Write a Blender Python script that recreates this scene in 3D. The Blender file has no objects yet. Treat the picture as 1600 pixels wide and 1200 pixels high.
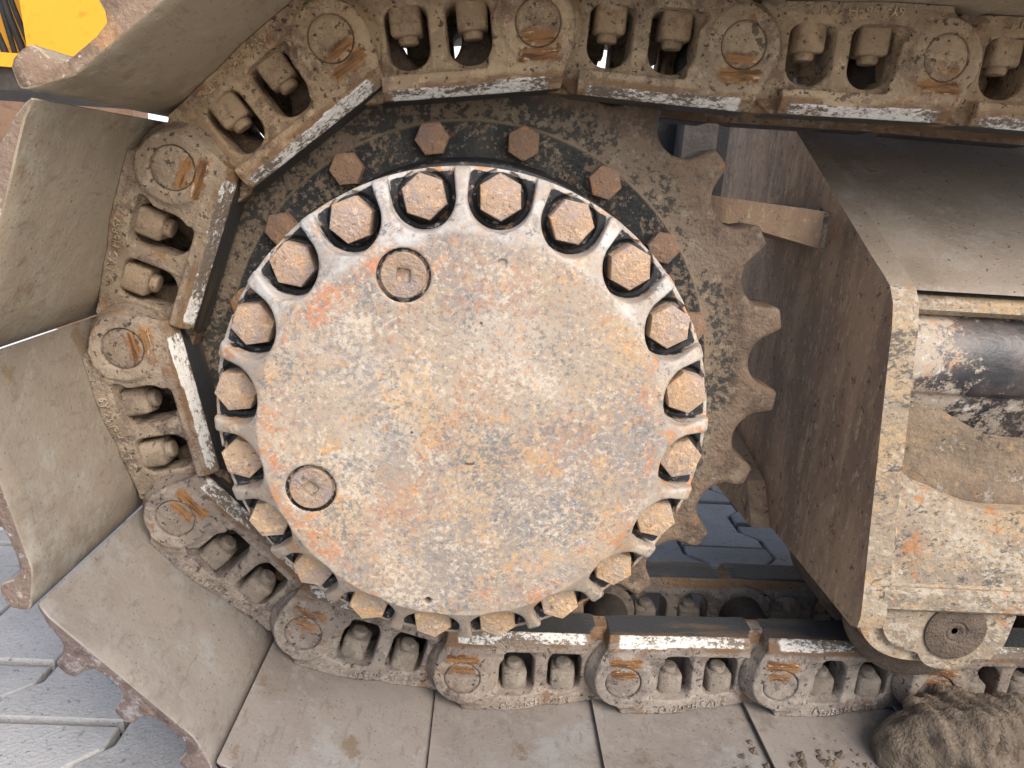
import bpy, bmesh, math, random
import numpy as np
from mathutils import Vector, Matrix, Euler
R = math.radians
rng = random.Random(7)
scn = bpy.context.scene
col = scn.collection

# ------------------------------------------------------------------ camera
cam_d = bpy.data.cameras.new('camera'); cam = bpy.data.objects.new('camera', cam_d); col.objects.link(cam)
scn.camera = cam
CAM = np.array([0.0130, -0.7159, 0.2065]); RX, RY, RZ = 0.2724, 0.0450, 0.0651
def cam_axes():
    cx, sx, cy, sy, cz, sz = math.cos(RX), math.sin(RX), math.cos(RY), math.sin(RY), math.cos(RZ), math.sin(RZ)
    f = Vector((sy*cx, cy*cx, -sx)); r = Vector((cy, -sy, 0)); u = r.cross(f)
    return r*cz+u*sz, -r*sz+u*cz, f
_r, _u, _f = cam_axes()
m = Matrix((( _r.x, _u.x, -_f.x), (_r.y, _u.y, -_f.y), (_r.z, _u.z, -_f.z))).to_4x4()
m.translation = Vector(CAM.tolist()); cam.matrix_world = m
cam_d.sensor_width = 36; cam_d.lens = 36*1126.65/1600
cam_d.clip_start = 0.02; cam_d.clip_end = 500

# ------------------------------------------------------------------ sky, sun, exposure
SUN_EL, SUN_AZ = R(42), R(32)        # azimuth measured from the viewer's side (-Y) towards +X
w = bpy.data.worlds.new('World'); scn.world = w; w.use_nodes = True
nt = w.node_tree; bg = nt.nodes['Background']
sky = nt.nodes.new('ShaderNodeTexSky'); sky.sky_type = 'NISHITA'; sky.sun_disc = False
sky.sun_elevation = SUN_EL; sky.sun_rotation = math.pi - SUN_AZ
sky.air_density = 1.0; sky.dust_density = 3.0; sky.ozone_density = 1.0
nt.links.new(sky.outputs[0], bg.inputs[0]); bg.inputs[1].default_value = 0.15
sd = bpy.data.lights.new('sun', 'SUN'); so = bpy.data.objects.new('sun', sd); col.objects.link(so)
sd.energy = 1.5; sd.angle = R(35); sd.color = (1.0, 0.955, 0.89)
sdir = Vector((math.sin(SUN_AZ)*math.cos(SUN_EL), -math.cos(SUN_AZ)*math.cos(SUN_EL), math.sin(SUN_EL)))
so.rotation_euler = sdir.to_track_quat('Z', 'Y').to_euler()
scn.view_settings.view_transform = 'Standard'; scn.view_settings.look = 'None'
scn.view_settings.exposure = 0.75; scn.view_settings.gamma = 1.0

# ------------------------------------------------------------------ material helpers
class NT:
    def __init__(s, name):
        s.m = bpy.data.materials.new(name); s.m.use_nodes = True
        s.t = s.m.node_tree; s.n = s.t.nodes; s.b = s.n['Principled BSDF']
        s.tc = s.n.new('ShaderNodeTexCoord'); s.oi = s.n.new('ShaderNodeObjectInfo')
        add = s.n.new('ShaderNodeVectorMath'); add.operation = 'MULTIPLY_ADD'
        s.l(s.oi.outputs['Random'], add.inputs[0]); add.inputs[1].default_value = (3.7, 5.1, 7.3)
        s.l(s.tc.outputs['Object'], add.inputs[2]); s.vec = add.outputs[0]; s.raw = s.tc.outputs['Object']
    def l(s, a, b): s.t.links.new(a, b)
    def put(s, v, sock):
        if hasattr(v, 'is_linked'): s.l(v, sock)
        elif isinstance(v, tuple) and len(v) == 3 and sock.type == 'RGBA': sock.default_value = (*v, 1)
        else: sock.default_value = v
    def math(s, op, a, b=0.0, c=None, clamp=False):
        n = s.n.new('ShaderNodeMath'); n.operation = op; n.use_clamp = clamp
        s.put(a, n.inputs[0]); s.put(b, n.inputs[1])
        if c is not None: s.put(c, n.inputs[2])
        return n.outputs[0]
    def mapv(s, st=(1, 1, 1), rot=(0, 0, 0), src=None):
        n = s.n.new('ShaderNodeMapping'); s.l(src or s.vec, n.inputs[0])
        n.vector_type = 'TEXTURE'                              # turn first, then stretch
        n.inputs['Scale'].default_value = tuple(1/q for q in st); n.inputs['Rotation'].default_value = rot
        return n.outputs[0]
    def noise(s, sc, d=6, ro=0.6, st=None, rot=(0, 0, 0), dist=0.0, src=None):
        n = s.n.new('ShaderNodeTexNoise'); n.inputs['Scale'].default_value = sc
        n.inputs['Detail'].default_value = d; n.inputs['Roughness'].default_value = ro; n.inputs['Distortion'].default_value = dist
        s.l(s.mapv(st, rot, src) if st else (src or s.vec), n.inputs['Vector'])
        return n.outputs['Fac']
    def ramp(s, v, lo, hi, a=0.0, b=1.0, smooth=True):
        n = s.n.new('ShaderNodeMapRange'); n.interpolation_type = 'SMOOTHSTEP' if smooth else 'LINEAR'
        s.put(v, n.inputs['Value']); n.inputs['From Min'].default_value = lo; n.inputs['From Max'].default_value = hi
        n.inputs['To Min'].default_value = a; n.inputs['To Max'].default_value = b
        return n.outputs[0]
    def mix(s, f, a, b, mode='MIX'):
        n = s.n.new('ShaderNodeMix'); n.data_type = 'RGBA'; n.blend_type = mode
        s.put(f, n.inputs['Factor']); s.put(a, n.inputs[6]); s.put(b, n.inputs[7])
        return n.outputs[2]
    def mul(s, *v):
        o = v[0]
        for x in v[1:]: o = s.math('MULTIPLY', o, x)
        return o
    def sep(s, src=None):
        n = s.n.new('ShaderNodeSeparateXYZ'); s.l(src or s.raw, n.inputs[0]); return n.outputs
    def layers(s, base, ls):
        c = base
        for L in ls:
            nz = s.noise(L['s'], L.get('d', 8), L.get('r', 0.65), L.get('st'), L.get('rot', (0, 0, 0)), L.get('dist', 0))
            if 'fine' in L:                              # clouds of fine flecks: coarse cloud plus fine grain, thresholded together
                fs, fw = L['fine']
                nz = s.math('ADD', s.math('MULTIPLY', nz, 1-fw), s.math('MULTIPLY', s.noise(fs, 4, 0.7, L.get('fst'), L.get('rot', (0.2, 0.4, 0.1))), fw))
            f = s.ramp(nz, L['lo'], L['hi'], 0, L.get('a', 1.0))
            if 'mask' in L: f = s.math('MULTIPLY', f, L['mask'])
            c = s.mix(f, c, L['c'])
        return c
    def finish(s, c, rough=0.85, bumps=((180, 0.5, 0.004),), metal=0.0, tint=True, spec=0.35, hsrc=None):
        if tint: c = s.mix(1.0, c, s.oi.outputs['Color'], 'MULTIPLY')
        s.put(c, s.b.inputs['Base Color']); s.put(rough, s.b.inputs['Roughness']); s.put(metal, s.b.inputs['Metallic'])
        s.b.inputs['Specular IOR Level'].default_value = spec
        h = None
        for sc, st, dist in bumps:
            n = s.math('MULTIPLY', s.noise(sc, 5, 0.6), st)
            h = n if h is None else s.math('ADD', h, n)
        if hsrc is not None: h = hsrc if h is None else s.math('ADD', h, hsrc)
        if h is not None:
            b = s.n.new('ShaderNodeBump'); b.inputs['Distance'].default_value = bumps[0][2] if bumps else 0.002
            b.inputs['Strength'].default_value = 1.0
            s.l(h, b.inputs['Height']); s.l(b.outputs[0], s.b.inputs['Normal'])
        return s.m

def scratches(s, sc, rot, thin=0.012, src=None, aniso=14):
    """thin scratch lines: narrow band of a strongly stretched noise, broken by another noise"""
    n = s.noise(sc, 2, 0.5, (1, 1, aniso), rot)
    d = s.math('ABSOLUTE', s.math('SUBTRACT', n, 0.5))
    f = s.ramp(d, 0.0, thin, 1, 0)
    g = s.ramp(s.noise(sc*0.35, 3, 0.6, None), 0.5, 0.6)
    return s.math('MULTIPLY', f, g)

# ---- hub cover : worn paint, rust, grey steel
def mat_cover():
    s = NT('worn_cover_steel')
    X, Y, Z = s.sep()
    rad = s.math('SQRT', s.math('ADD', s.math('MULTIPLY', X, X), s.math('MULTIPLY', Z, Z)))
    rn = s.math('ADD', rad, s.math('MULTIPLY', s.math('SUBTRACT', s.noise(22, 5, 0.6), 0.5), 0.03))
    att = s.n.new('ShaderNodeAttribute'); att.attribute_name = 'pocket'
    pocket = att.outputs['Fac']
    c = s.layers((0.385, 0.305, 0.228), [
        dict(c=(0.30, 0.245, 0.20), s=5, lo=0.44, hi=0.60, d=9, r=0.7, a=0.8),
        dict(c=(0.48, 0.42, 0.35), s=7, lo=0.50, hi=0.64, d=10, r=0.75, a=0.75, st=(0.6, 1, 1.2), rot=(0, 0.6, 0)),
        dict(c=(0.53, 0.355, 0.185), s=13, lo=0.51, hi=0.58, d=4, r=0.6, a=0.65, fine=(190, 0.55), rot=(0.5, 0.9, 0.2)),
        dict(c=(0.235, 0.215, 0.205), s=11, lo=0.495, hi=0.565, d=4, r=0.6, a=0.75, fine=(170, 0.55), rot=(1.1, 0.3, 0.7)),
        dict(c=(0.125, 0.145, 0.16), s=17, lo=0.53, hi=0.59, d=4, r=0.6, a=0.75, fine=(210, 0.55), rot=(0.2, 1.4, 0.9)),
        dict(c=(0.60, 0.52, 0.42), s=24, lo=0.52, hi=0.59, d=4, r=0.6, a=0.65, fine=(230, 0.60), rot=(0.8, 0.1, 1.3)),
        dict(c=(0.43, 0.225, 0.13), s=7, lo=0.545, hi=0.61, d=5, r=0.65, a=0.55, st=(0.5, 1, 1), rot=(0, -0.9, 0), fine=(150, 0.42)),
        dict(c=(0.58, 0.30, 0.10), s=38, lo=0.56, hi=0.60, d=4, r=0.65, a=0.6, fine=(200, 0.5), rot=(0.7, 0.7, 0.1)),
        dict(c=(0.15, 0.125, 0.11), s=300, lo=0.55, hi=0.63, d=4, r=0.7, a=0.5),
        dict(c=(0.075, 0.05, 0.04), s=97, lo=0.845, hi=0.86, d=0, r=0.5, a=0.9, st=(1.1, 1, 1.07), rot=(0.3, 0.5, 0.2)),
    ])
    # rusty ring near the edge of the face
    ring = s.mul(s.ramp(rn, 0.136, 0.150), s.ramp(rn, 0.160, 0.168, 1, 0))
    rr = s.mul(s.ramp(s.math('ADD', s.math('MULTIPLY', s.noise(24, 5, 0.65), 0.62), s.math('MULTIPLY', s.noise(160, 4, 0.7), 0.38)), 0.50, 0.57, 0, 0.7), s.ramp(s.noise(7, 3, 0.5), 0.40, 0.58))
    c = s.mix(s.mul(ring, rr), c, (0.46, 0.17, 0.065))
    # scratches, pale and brown
    c = s.mix(s.mul(scratches(s, 24, (0, R(28), 0), 0.008), 0.6), c, (0.72, 0.66, 0.58))
    c = s.mix(s.mul(scratches(s, 34, (0, R(65), 0), 0.008), 0.6), c, (0.28, 0.13, 0.07))
    c = s.mix(s.mul(scratches(s, 19, (0, R(-35), 0), 0.008), 0.5), c, (0.70, 0.66, 0.60))
    # pale flange beyond the face edge
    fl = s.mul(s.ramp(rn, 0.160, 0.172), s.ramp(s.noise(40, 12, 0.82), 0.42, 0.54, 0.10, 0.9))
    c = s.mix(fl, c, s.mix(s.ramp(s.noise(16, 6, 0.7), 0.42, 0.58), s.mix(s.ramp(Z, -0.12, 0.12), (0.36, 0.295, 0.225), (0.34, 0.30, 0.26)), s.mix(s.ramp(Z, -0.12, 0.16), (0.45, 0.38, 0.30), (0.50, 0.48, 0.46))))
    c = s.mix(s.mul(s.ramp(rad, 0.160, 0.168), s.ramp(s.noise(60, 12, 0.85), 0.55, 0.60)), c, (0.12, 0.12, 0.12))
    c = s.mix(s.mul(s.ramp(rad, 0.158, 0.165), s.ramp(s.noise(28, 9, 0.75), 0.555, 0.62)), c, (0.45, 0.22, 0.10))
    # black paint still left in the bolt pockets
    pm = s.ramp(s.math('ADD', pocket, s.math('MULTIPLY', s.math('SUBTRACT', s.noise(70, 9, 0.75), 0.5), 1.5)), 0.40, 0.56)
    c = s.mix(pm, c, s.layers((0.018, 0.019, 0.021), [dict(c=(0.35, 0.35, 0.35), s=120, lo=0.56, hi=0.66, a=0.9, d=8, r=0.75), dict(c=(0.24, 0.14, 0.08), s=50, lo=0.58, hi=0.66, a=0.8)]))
    rough = s.ramp(s.noise(35, 6, 0.7), 0.3, 0.7, 0.50, 0.85)
    # fine relief
    return s.finish(c, rough, ((320, 0.4, 0.0014), (60, 0.3, 0.002)), tint=False, spec=0.45)

def mat_bolt():
    s = NT('rusty_bolt_steel')
    c = s.layers((0.45, 0.33, 0.23), [
        dict(c=(0.36, 0.30, 0.275), s=40, lo=0.48, hi=0.60, a=0.8),
        dict(c=(0.55, 0.30, 0.13), s=75, lo=0.52, hi=0.62, a=0.85, r=0.75),
        dict(c=(0.62, 0.48, 0.34), s=150, lo=0.53, hi=0.61, a=0.85, r=0.75),
        dict(c=(0.20, 0.10, 0.05), s=240, lo=0.58, hi=0.68, a=0.8),
        dict(c=(0.12, 0.11, 0.10), s=90, lo=0.62, hi=0.70, a=0.8),
    ])
    return s.finish(c, 0.75, ((300, 1.0, 0.0022), (80, 0.8, 0.002)), spec=0.4)

def mat_black():
    s = NT('black_paint_worn')
    c = s.layers((0.02, 0.021, 0.023), [
        dict(c=(0.22, 0.20, 0.18), s=70, lo=0.56, hi=0.64, a=0.9, r=0.75),
        dict(c=(0.20, 0.12, 0.07), s=38, lo=0.58, hi=0.65, a=0.85, r=0.75),
    ])
    return s.finish(c, 0.5, ((200, 0.6, 0.0016),), tint=False, spec=0.5)

def mat_sprocket():
    s = NT('sprocket_black_dirt')
    X, Y, Z = s.sep()
    rad = s.math('SQRT', s.math('ADD', s.math('MULTIPLY', X, X), s.math('MULTIPLY', Z, Z)))
    inner = s.layers((0.022, 0.024, 0.024), [
        dict(c=(0.06, 0.055, 0.045), s=14, lo=0.45, hi=0.6, a=0.8),
        dict(c=(0.215, 0.155, 0.102), s=18, lo=0.515, hi=0.575, a=0.85, d=5, r=0.65, fine=(150, 0.55)),
        dict(c=(0.12, 0.06, 0.03), s=33, lo=0.60, hi=0.64, a=0.8, d=10, r=0.7),
        dict(c=(0.30, 0.26, 0.20), s=90, lo=0.60, hi=0.66, a=0.8, d=6, r=0.75),
    ])
    mid = s.layers((0.20, 0.15, 0.105), [
        dict(c=(0.030, 0.031, 0.029), s=18, lo=0.485, hi=0.55, a=0.88, d=5, r=0.65, fine=(150, 0.56)),
        dict(c=(0.30, 0.25, 0.18), s=60, lo=0.55, hi=0.64, a=0.7),
    ])
    teeth = s.layers((0.19, 0.132, 0.090), [
        dict(c=(0.09, 0.064, 0.048), s=18, lo=0.46, hi=0.57, a=0.85, d=12, r=0.8),
        dict(c=(0.27, 0.21, 0.155), s=34, lo=0.52, hi=0.60, a=0.8, r=0.82, d=12),
        dict(c=(0.30, 0.15, 0.06), s=22, lo=0.60, hi=0.66, a=0.8),
        dict(c=(0.05, 0.045, 0.04), s=160, lo=0.60, hi=0.68, a=0.8),
    ])
    rn = s.math('ADD', rad, s.math('MULTIPLY', s.math('SUBTRACT', s.noise(24, 8, 0.7), 0.5), 0.05))
    c = s.mix(s.ramp(rad, 0.262, 0.266), inner, mid)
    c = s.mix(s.ramp(rn, 0.290, 0.305), c, teeth)
    c = s.mix(s.mul(s.ramp(s.math('ABSOLUTE', s.math('SUBTRACT', rad, 0.2655)), 0.0, 0.0022, 1, 0), 0.7), c, (0.24, 0.175, 0.11))
    rough = s.ramp(s.noise(30, 6, 0.7), 0.35, 0.65, 0.55, 0.85)
    return s.finish(c, rough, ((90, 1.0, 0.0035), (320, 0.5, 0.002)), tint=False, spec=0.4)

def link_colour(s, scrape=True):
    c = s.layers((0.225, 0.180, 0.135), [
        dict(c=(0.32, 0.262, 0.195), s=15, lo=0.46, hi=0.57, a=0.85, d=13, r=0.80),
        dict(c=(0.125, 0.095, 0.080), s=22, lo=0.51, hi=0.575, a=0.85, d=13, r=0.84),
        dict(c=(0.37, 0.31, 0.235), s=70, lo=0.54, hi=0.62, a=0.7, r=0.8),
        dict(c=(0.04, 0.032, 0.028), s=170, lo=0.60, hi=0.645, a=0.9, d=4, r=0.6),
        dict(c=(0.05, 0.040, 0.034), s=60, lo=0.625, hi=0.655, a=0.8, d=6, r=0.65),
        dict(c=(0.20, 0.10, 0.045), s=20, lo=0.57, hi=0.63, a=0.7, r=0.8),
    ])
    c = s.mix(1.0, c, s.oi.outputs['Color'], 'MULTIPLY')
    if scrape:
        U, Yy, V = s.sep()
        wob = s.math('MULTIPLY', s.math('SUBTRACT', s.noise(70, 5, 0.7), 0.5), 0.022)
        wob2 = s.math('MULTIPLY', s.math('SUBTRACT', s.noise(110, 6, 0.75), 0.5), 0.020)
        U2 = s.math('ADD', U, wob); V2 = s.math('ADD', V, wob2)
        m1 = s.mul(s.ramp(s.math('ABSOLUTE', U2), 0.0165, 0.0225, 1, 0), s.ramp(V2, 0.0185, 0.0225), s.ramp(V2, 0.030, 0.0345, 1, 0))
        m2 = s.mul(s.ramp(s.math('ABSOLUTE', U2), 0.012, 0.018, 1, 0), s.ramp(V2, 0.003, 0.009), s.ramp(V2, 0.0150, 0.0185, 1, 0))
        mk = s.mul(s.math('MAXIMUM', m1, m2), s.ramp(Yy, 0.006, 0.010, 1, 0))
        streak = s.noise(200, 6, 0.7, (0.12, 1, 1))
        keep = s.ramp(s.math('ADD', s.noise(24, 7, 0.75, (0.5, 1, 1)), s.math('MULTIPLY', s.math('SUBTRACT', s.oi.outputs['Random'], 0.5), 0.16)), 0.32, 0.48)
        oc = s.mix(s.ramp(streak, 0.40, 0.60), (0.10, 0.048, 0.022), (0.28, 0.138, 0.052))
        oc = s.mix(s.ramp(s.noise(260, 4, 0.7, (0.2, 1, 1)), 0.60, 0.66), oc, (0.50, 0.38, 0.24))
        c = s.mix(s.mul(mk, keep), c, oc)
    return c

def mat_link():
    s = NT('dirty_link_steel')
    c = link_colour(s)
    U, Yy, V = s.sep()
    # bare polished strip along the rail chamfer, its bright reflection put into the pale colour
    att = s.n.new('ShaderNodeAttribute'); att.attribute_name = 'rail'
    rl = att.outputs['Fac']
    sp = s.noise(300, 6, 0.8, (0.6, 1, 1))
    big = s.noise(26, 5, 0.65, (0.35, 1, 1))
    mk = s.ramp(s.math('ADD', rl, s.math('MULTIPLY', s.math('SUBTRACT', s.noise(130, 8, 0.8, (0.5, 1, 1)), 0.5), 1.9)), 0.66, 0.92)
    lc = s.mix(s.ramp(s.math('ADD', sp, s.math('MULTIPLY', s.math('SUBTRACT', big, 0.5), 1.0)), 0.45, 0.54), (0.15, 0.118, 0.09), (0.68, 0.65, 0.60))
    c = s.mix(mk, c, lc)
    # brown band beside the strip, dark bare rail top
    att2 = s.n.new('ShaderNodeAttribute'); att2.attribute_name = 'tread'
    tr = att2.outputs['Fac']
    bb = s.mul(s.ramp(V, 0.038, 0.043), s.ramp(s.noise(50, 7, 0.7, (0.3, 1, 1)), 0.40, 0.55, 0, 0.85), s.math('SUBTRACT', 1.0, mk))
    c = s.mix(bb, c, (0.17, 0.095, 0.045))
    c = s.mix(s.ramp(tr, 0.5, 0.7), c, s.mix(s.ramp(s.noise(30, 5, 0.6, (0.25, 1, 1)), 0.5, 0.65), (0.045, 0.047, 0.05), (0.12, 0.085, 0.055)))
    rough = s.math('SUBTRACT', 0.85, s.math('MULTIPLY', s.math('MAXIMUM', mk, s.ramp(tr, 0.5, 0.7)), 0.4))
    return s.finish(c, rough, ((220, 1.0, 0.0018), (420, 0.5, 0.002), (40, 0.5, 0.002)), tint=False, spec=0.4)

def mat_linkpin():
    s = NT('link_pin_steel')
    c = link_colour(s)
    return s.finish(c, 0.75, ((120, 0.8, 0.0024), (380, 0.5, 0.002)), tint=False)

def mat_nut():
    s = NT('muddy_nut_steel')
    c = s.layers((0.285, 0.235, 0.175), [
        dict(c=(0.20, 0.155, 0.125), s=60, lo=0.50, hi=0.60, a=0.85, r=0.75),
        dict(c=(0.37, 0.31, 0.235), s=45, lo=0.52, hi=0.62, a=0.8),
        dict(c=(0.06, 0.045, 0.04), s=150, lo=0.60, hi=0.66, a=0.8),
    ])
    return s.finish(c, 0.85, ((200, 1.0, 0.0016), (400, 0.4, 0.002)), spec=0.3)

def mat_shoe():
    s = NT('mud_polished_shoe')
    c = s.layers((0.315, 0.270, 0.222), [
        dict(c=(0.25, 0.210, 0.168), s=6, lo=0.44, hi=0.60, a=0.85, d=10, r=0.7),
        dict(c=(0.37, 0.35, 0.31), s=9, lo=0.50, hi=0.62, a=0.85, d=12, r=0.75),
        dict(c=(0.36, 0.33, 0.28), s=60, lo=0.53, hi=0.64, a=0.6, st=(1, 0.35, 1), rot=(0, 0, 0.6), r=0.8),
        dict(c=(0.08, 0.068, 0.058), s=300, lo=0.645, hi=0.69, a=0.7, d=3, r=0.6),
        dict(c=(0.19, 0.158, 0.128), s=120, lo=0.55, hi=0.68, a=0.5, st=(1, 0.3, 1), d=5),
        dict(c=(0.20, 0.135, 0.075), s=16, lo=0.58, hi=0.66, a=0.7, r=0.75),
    ])
    return s.finish(c, 0.8, ((40, 0.6, 0.002), (260, 0.25, 0.002)), spec=0.35)

def mat_shoe_edge():
    s = NT('shoe_edge_bare')
    c = s.layers((0.205, 0.15, 0.125), [
        dict(c=(0.38, 0.34, 0.32), s=60, lo=0.53, hi=0.62, a=0.85, r=0.75),
        dict(c=(0.13, 0.09, 0.075), s=45, lo=0.52, hi=0.62, a=0.8),
        dict(c=(0.34, 0.20, 0.11), s=25, lo=0.55, hi=0.65, a=0.7),
        dict(c=(0.55, 0.52, 0.50), s=140, lo=0.60, hi=0.68, a=0.8),
    ])
    return s.finish(c, 0.75, ((110, 1.0, 0.003), (350, 0.4, 0.002)), spec=0.4)

def mat_plate_dark():
    s = NT('frame_end_plate_rust')
    c = s.layers((0.45, 0.305, 0.20), [
        dict(c=(0.26, 0.180, 0.125), s=10, lo=0.42, hi=0.58, a=0.9, st=(1, 1, 0.3), d=12, r=0.75),
        dict(c=(0.52, 0.37, 0.23), s=50, lo=0.52, hi=0.60, a=0.8, st=(1, 1, 0.25), r=0.82, d=12),
        dict(c=(0.58, 0.45, 0.30), s=120, lo=0.57, hi=0.63, a=0.85, d=6, st=(1, 1, 0.5), r=0.75),
        dict(c=(0.40, 0.34, 0.25), s=13, lo=0.60, hi=0.67, a=0.75, st=(1, 1, 0.2), d=12, r=0.75),
        dict(c=(0.34, 0.17, 0.06), s=20, lo=0.61, hi=0.66, a=0.8, d=12, r=0.8),
        dict(c=(0.03, 0.024, 0.02), s=70, lo=0.57, hi=0.62, a=0.8, d=10, r=0.8),
    ])
    return s.finish(c, 0.8, ((150, 1.0, 0.003), (400, 0.5, 0.002)), tint=False, spec=0.3)

def mat_plate_tan():
    s = NT('frame_side_worn')
    c = s.layers((0.33, 0.262, 0.19), [
        dict(c=(0.22, 0.178, 0.135), s=9, lo=0.46, hi=0.58, a=0.8, st=(0.5, 1, 1), d=10, r=0.75),
        dict(c=(0.44, 0.305, 0.165), s=15, lo=0.50, hi=0.57, a=0.7, d=4, r=0.6, st=(0.5, 1, 1), fine=(170, 0.55), fst=(0.6, 1, 1)),
        dict(c=(0.46, 0.405, 0.325), s=20, lo=0.51, hi=0.58, a=0.7, d=4, r=0.6, st=(0.6, 1, 1), fine=(190, 0.56), fst=(0.6, 1, 1), rot=(0, 0.25, 0)),
        dict(c=(0.065, 0.063, 0.058), s=20, lo=0.535, hi=0.585, a=0.8, d=4, r=0.6, st=(0.5, 1, 1), fine=(210, 0.56), fst=(0.5, 1, 1), rot=(0, -0.2, 0)),
        dict(c=(0.10, 0.08, 0.062), s=200, lo=0.57, hi=0.63, a=0.7, r=0.7),
        dict(c=(0.38, 0.17, 0.065), s=24, lo=0.565, hi=0.61, a=0.75, d=5, r=0.6, fine=(120, 0.35)),
    ])
    c = s.mix(s.mul(scratches(s, 40, (0, R(75), 0)), 0.5), c, (0.12, 0.11, 0.10))
    return s.finish(c, 0.78, ((140, 1.0, 0.0026), (40, 0.6, 0.002)), spec=0.4)

def mat_lip():
    s = NT('curved_lip_brown')  # darker than the side plate, hollow shading partly put into the colour
    c = s.layers((0.25, 0.185, 0.125), [
        dict(c=(0.14, 0.105, 0.075), s=12, lo=0.45, hi=0.58, a=0.85, d=12, r=0.78),
        dict(c=(0.38, 0.25, 0.13), s=22, lo=0.53, hi=0.61, a=0.8, d=12, r=0.82),
        dict(c=(0.42, 0.36, 0.29), s=48, lo=0.54, hi=0.61, a=0.7, d=12, r=0.82),
        dict(c=(0.38, 0.17, 0.06), s=26, lo=0.60, hi=0.65, a=0.8, d=10, r=0.8),
        dict(c=(0.06, 0.05, 0.04), s=120, lo=0.60, hi=0.65, a=0.85),
    ])
    return s.finish(c, 0.8, ((140, 1.0, 0.0026), (40, 0.6, 0.002)), tint=False, spec=0.35)

def mat_roof():
    s = NT('frame_roof_dust')
    c = s.layers((0.285, 0.235, 0.183), [
        dict(c=(0.215, 0.17, 0.127), s=6, lo=0.42, hi=0.62, a=0.85),
        dict(c=(0.33, 0.285, 0.235), s=18, lo=0.50, hi=0.62, a=0.75, r=0.78, d=12),
        dict(c=(0.34, 0.31, 0.28), s=160, lo=0.58, hi=0.68, a=0.6),
        dict(c=(0.05, 0.042, 0.036), s=150, lo=0.655, hi=0.69, a=0.9, d=3),
        dict(c=(0.22, 0.10, 0.04), s=18, lo=0.68, hi=0.72, a=0.9),
    ])
    c = s.mix(s.mul(scratches(s, 30, (R(60), 0, R(40))), 0.45), c, (0.42, 0.39, 0.35))
    return s.finish(c, 0.85, ((60, 0.8, 0.002), (260, 0.4, 0.002)), tint=False, spec=0.3)

def mat_tube():
    s = NT('tube_black_gloss')
    X, Y, Z = s.sep()
    # black paint worn off towards the strip (small X) and below
    edge = s.ramp(X, 0.035, 0.125, 0.14, -0.03)
    low = s.ramp(Z, 0.014, 0.034, 0.13, 0.0)
    top = s.ramp(Z, 0.090, 0.104, 0.0, 0.10)
    v = s.math('ADD', s.math('ADD', s.math('ADD', s.noise(34, 13, 0.84), edge), low), top)
    f = s.ramp(v, 0.57, 0.61)
    tan = s.layers((0.40, 0.33, 0.26), [dict(c=(0.45, 0.25, 0.13), s=50, lo=0.55, hi=0.61, r=0.8), dict(c=(0.13, 0.12, 0.12), s=70, lo=0.52, hi=0.58, r=0.82, d=12), dict(c=(0.56, 0.53, 0.49), s=80, lo=0.54, hi=0.61, r=0.8, d=10)])
    blk = s.mix(s.ramp(s.noise(10, 5, 0.6), 0.42, 0.62), (0.030, 0.030, 0.034), (0.11, 0.088, 0.078))
    c = s.mix(f, blk, tan)
    return s.finish(c, s.ramp(f, 0, 1, 0.38, 0.8), ((150, 0.5, 0.0022),), tint=False, spec=0.5)

def mat_paver():
    s = NT('paver_concrete')
    c = s.layers((0.42, 0.412, 0.40), [
        dict(c=(0.33, 0.325, 0.318), s=7, lo=0.44, hi=0.62, a=0.8),
        dict(c=(0.37, 0.375, 0.38), s=40, lo=0.52, hi=0.66, a=0.7),
        dict(c=(0.10, 0.105, 0.12), s=120, lo=0.58, hi=0.68, a=0.7),
        dict(c=(0.42, 0.43, 0.44), s=14, lo=0.62, hi=0.70, a=0.6),
    ])
    return s.finish(c, 0.9, ((220, 1.0, 0.0026), (40, 0.6, 0.002)), spec=0.3)

def mat_simple(name, base, var, rough=0.8, sc=20, bump=0.002, tint=False, spec=0.4, metal=0.0):
    s = NT(name)
    c = s.layers(base, [dict(c=var, s=sc, lo=0.42, hi=0.64, a=0.9, d=8, r=0.7), dict(c=tuple(x*0.6 for x in base), s=sc*6, lo=0.58, hi=0.68, a=0.6)])
    return s.finish(c, rough, ((sc*6, 0.8, bump),), tint=tint, spec=spec, metal=metal)

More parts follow.
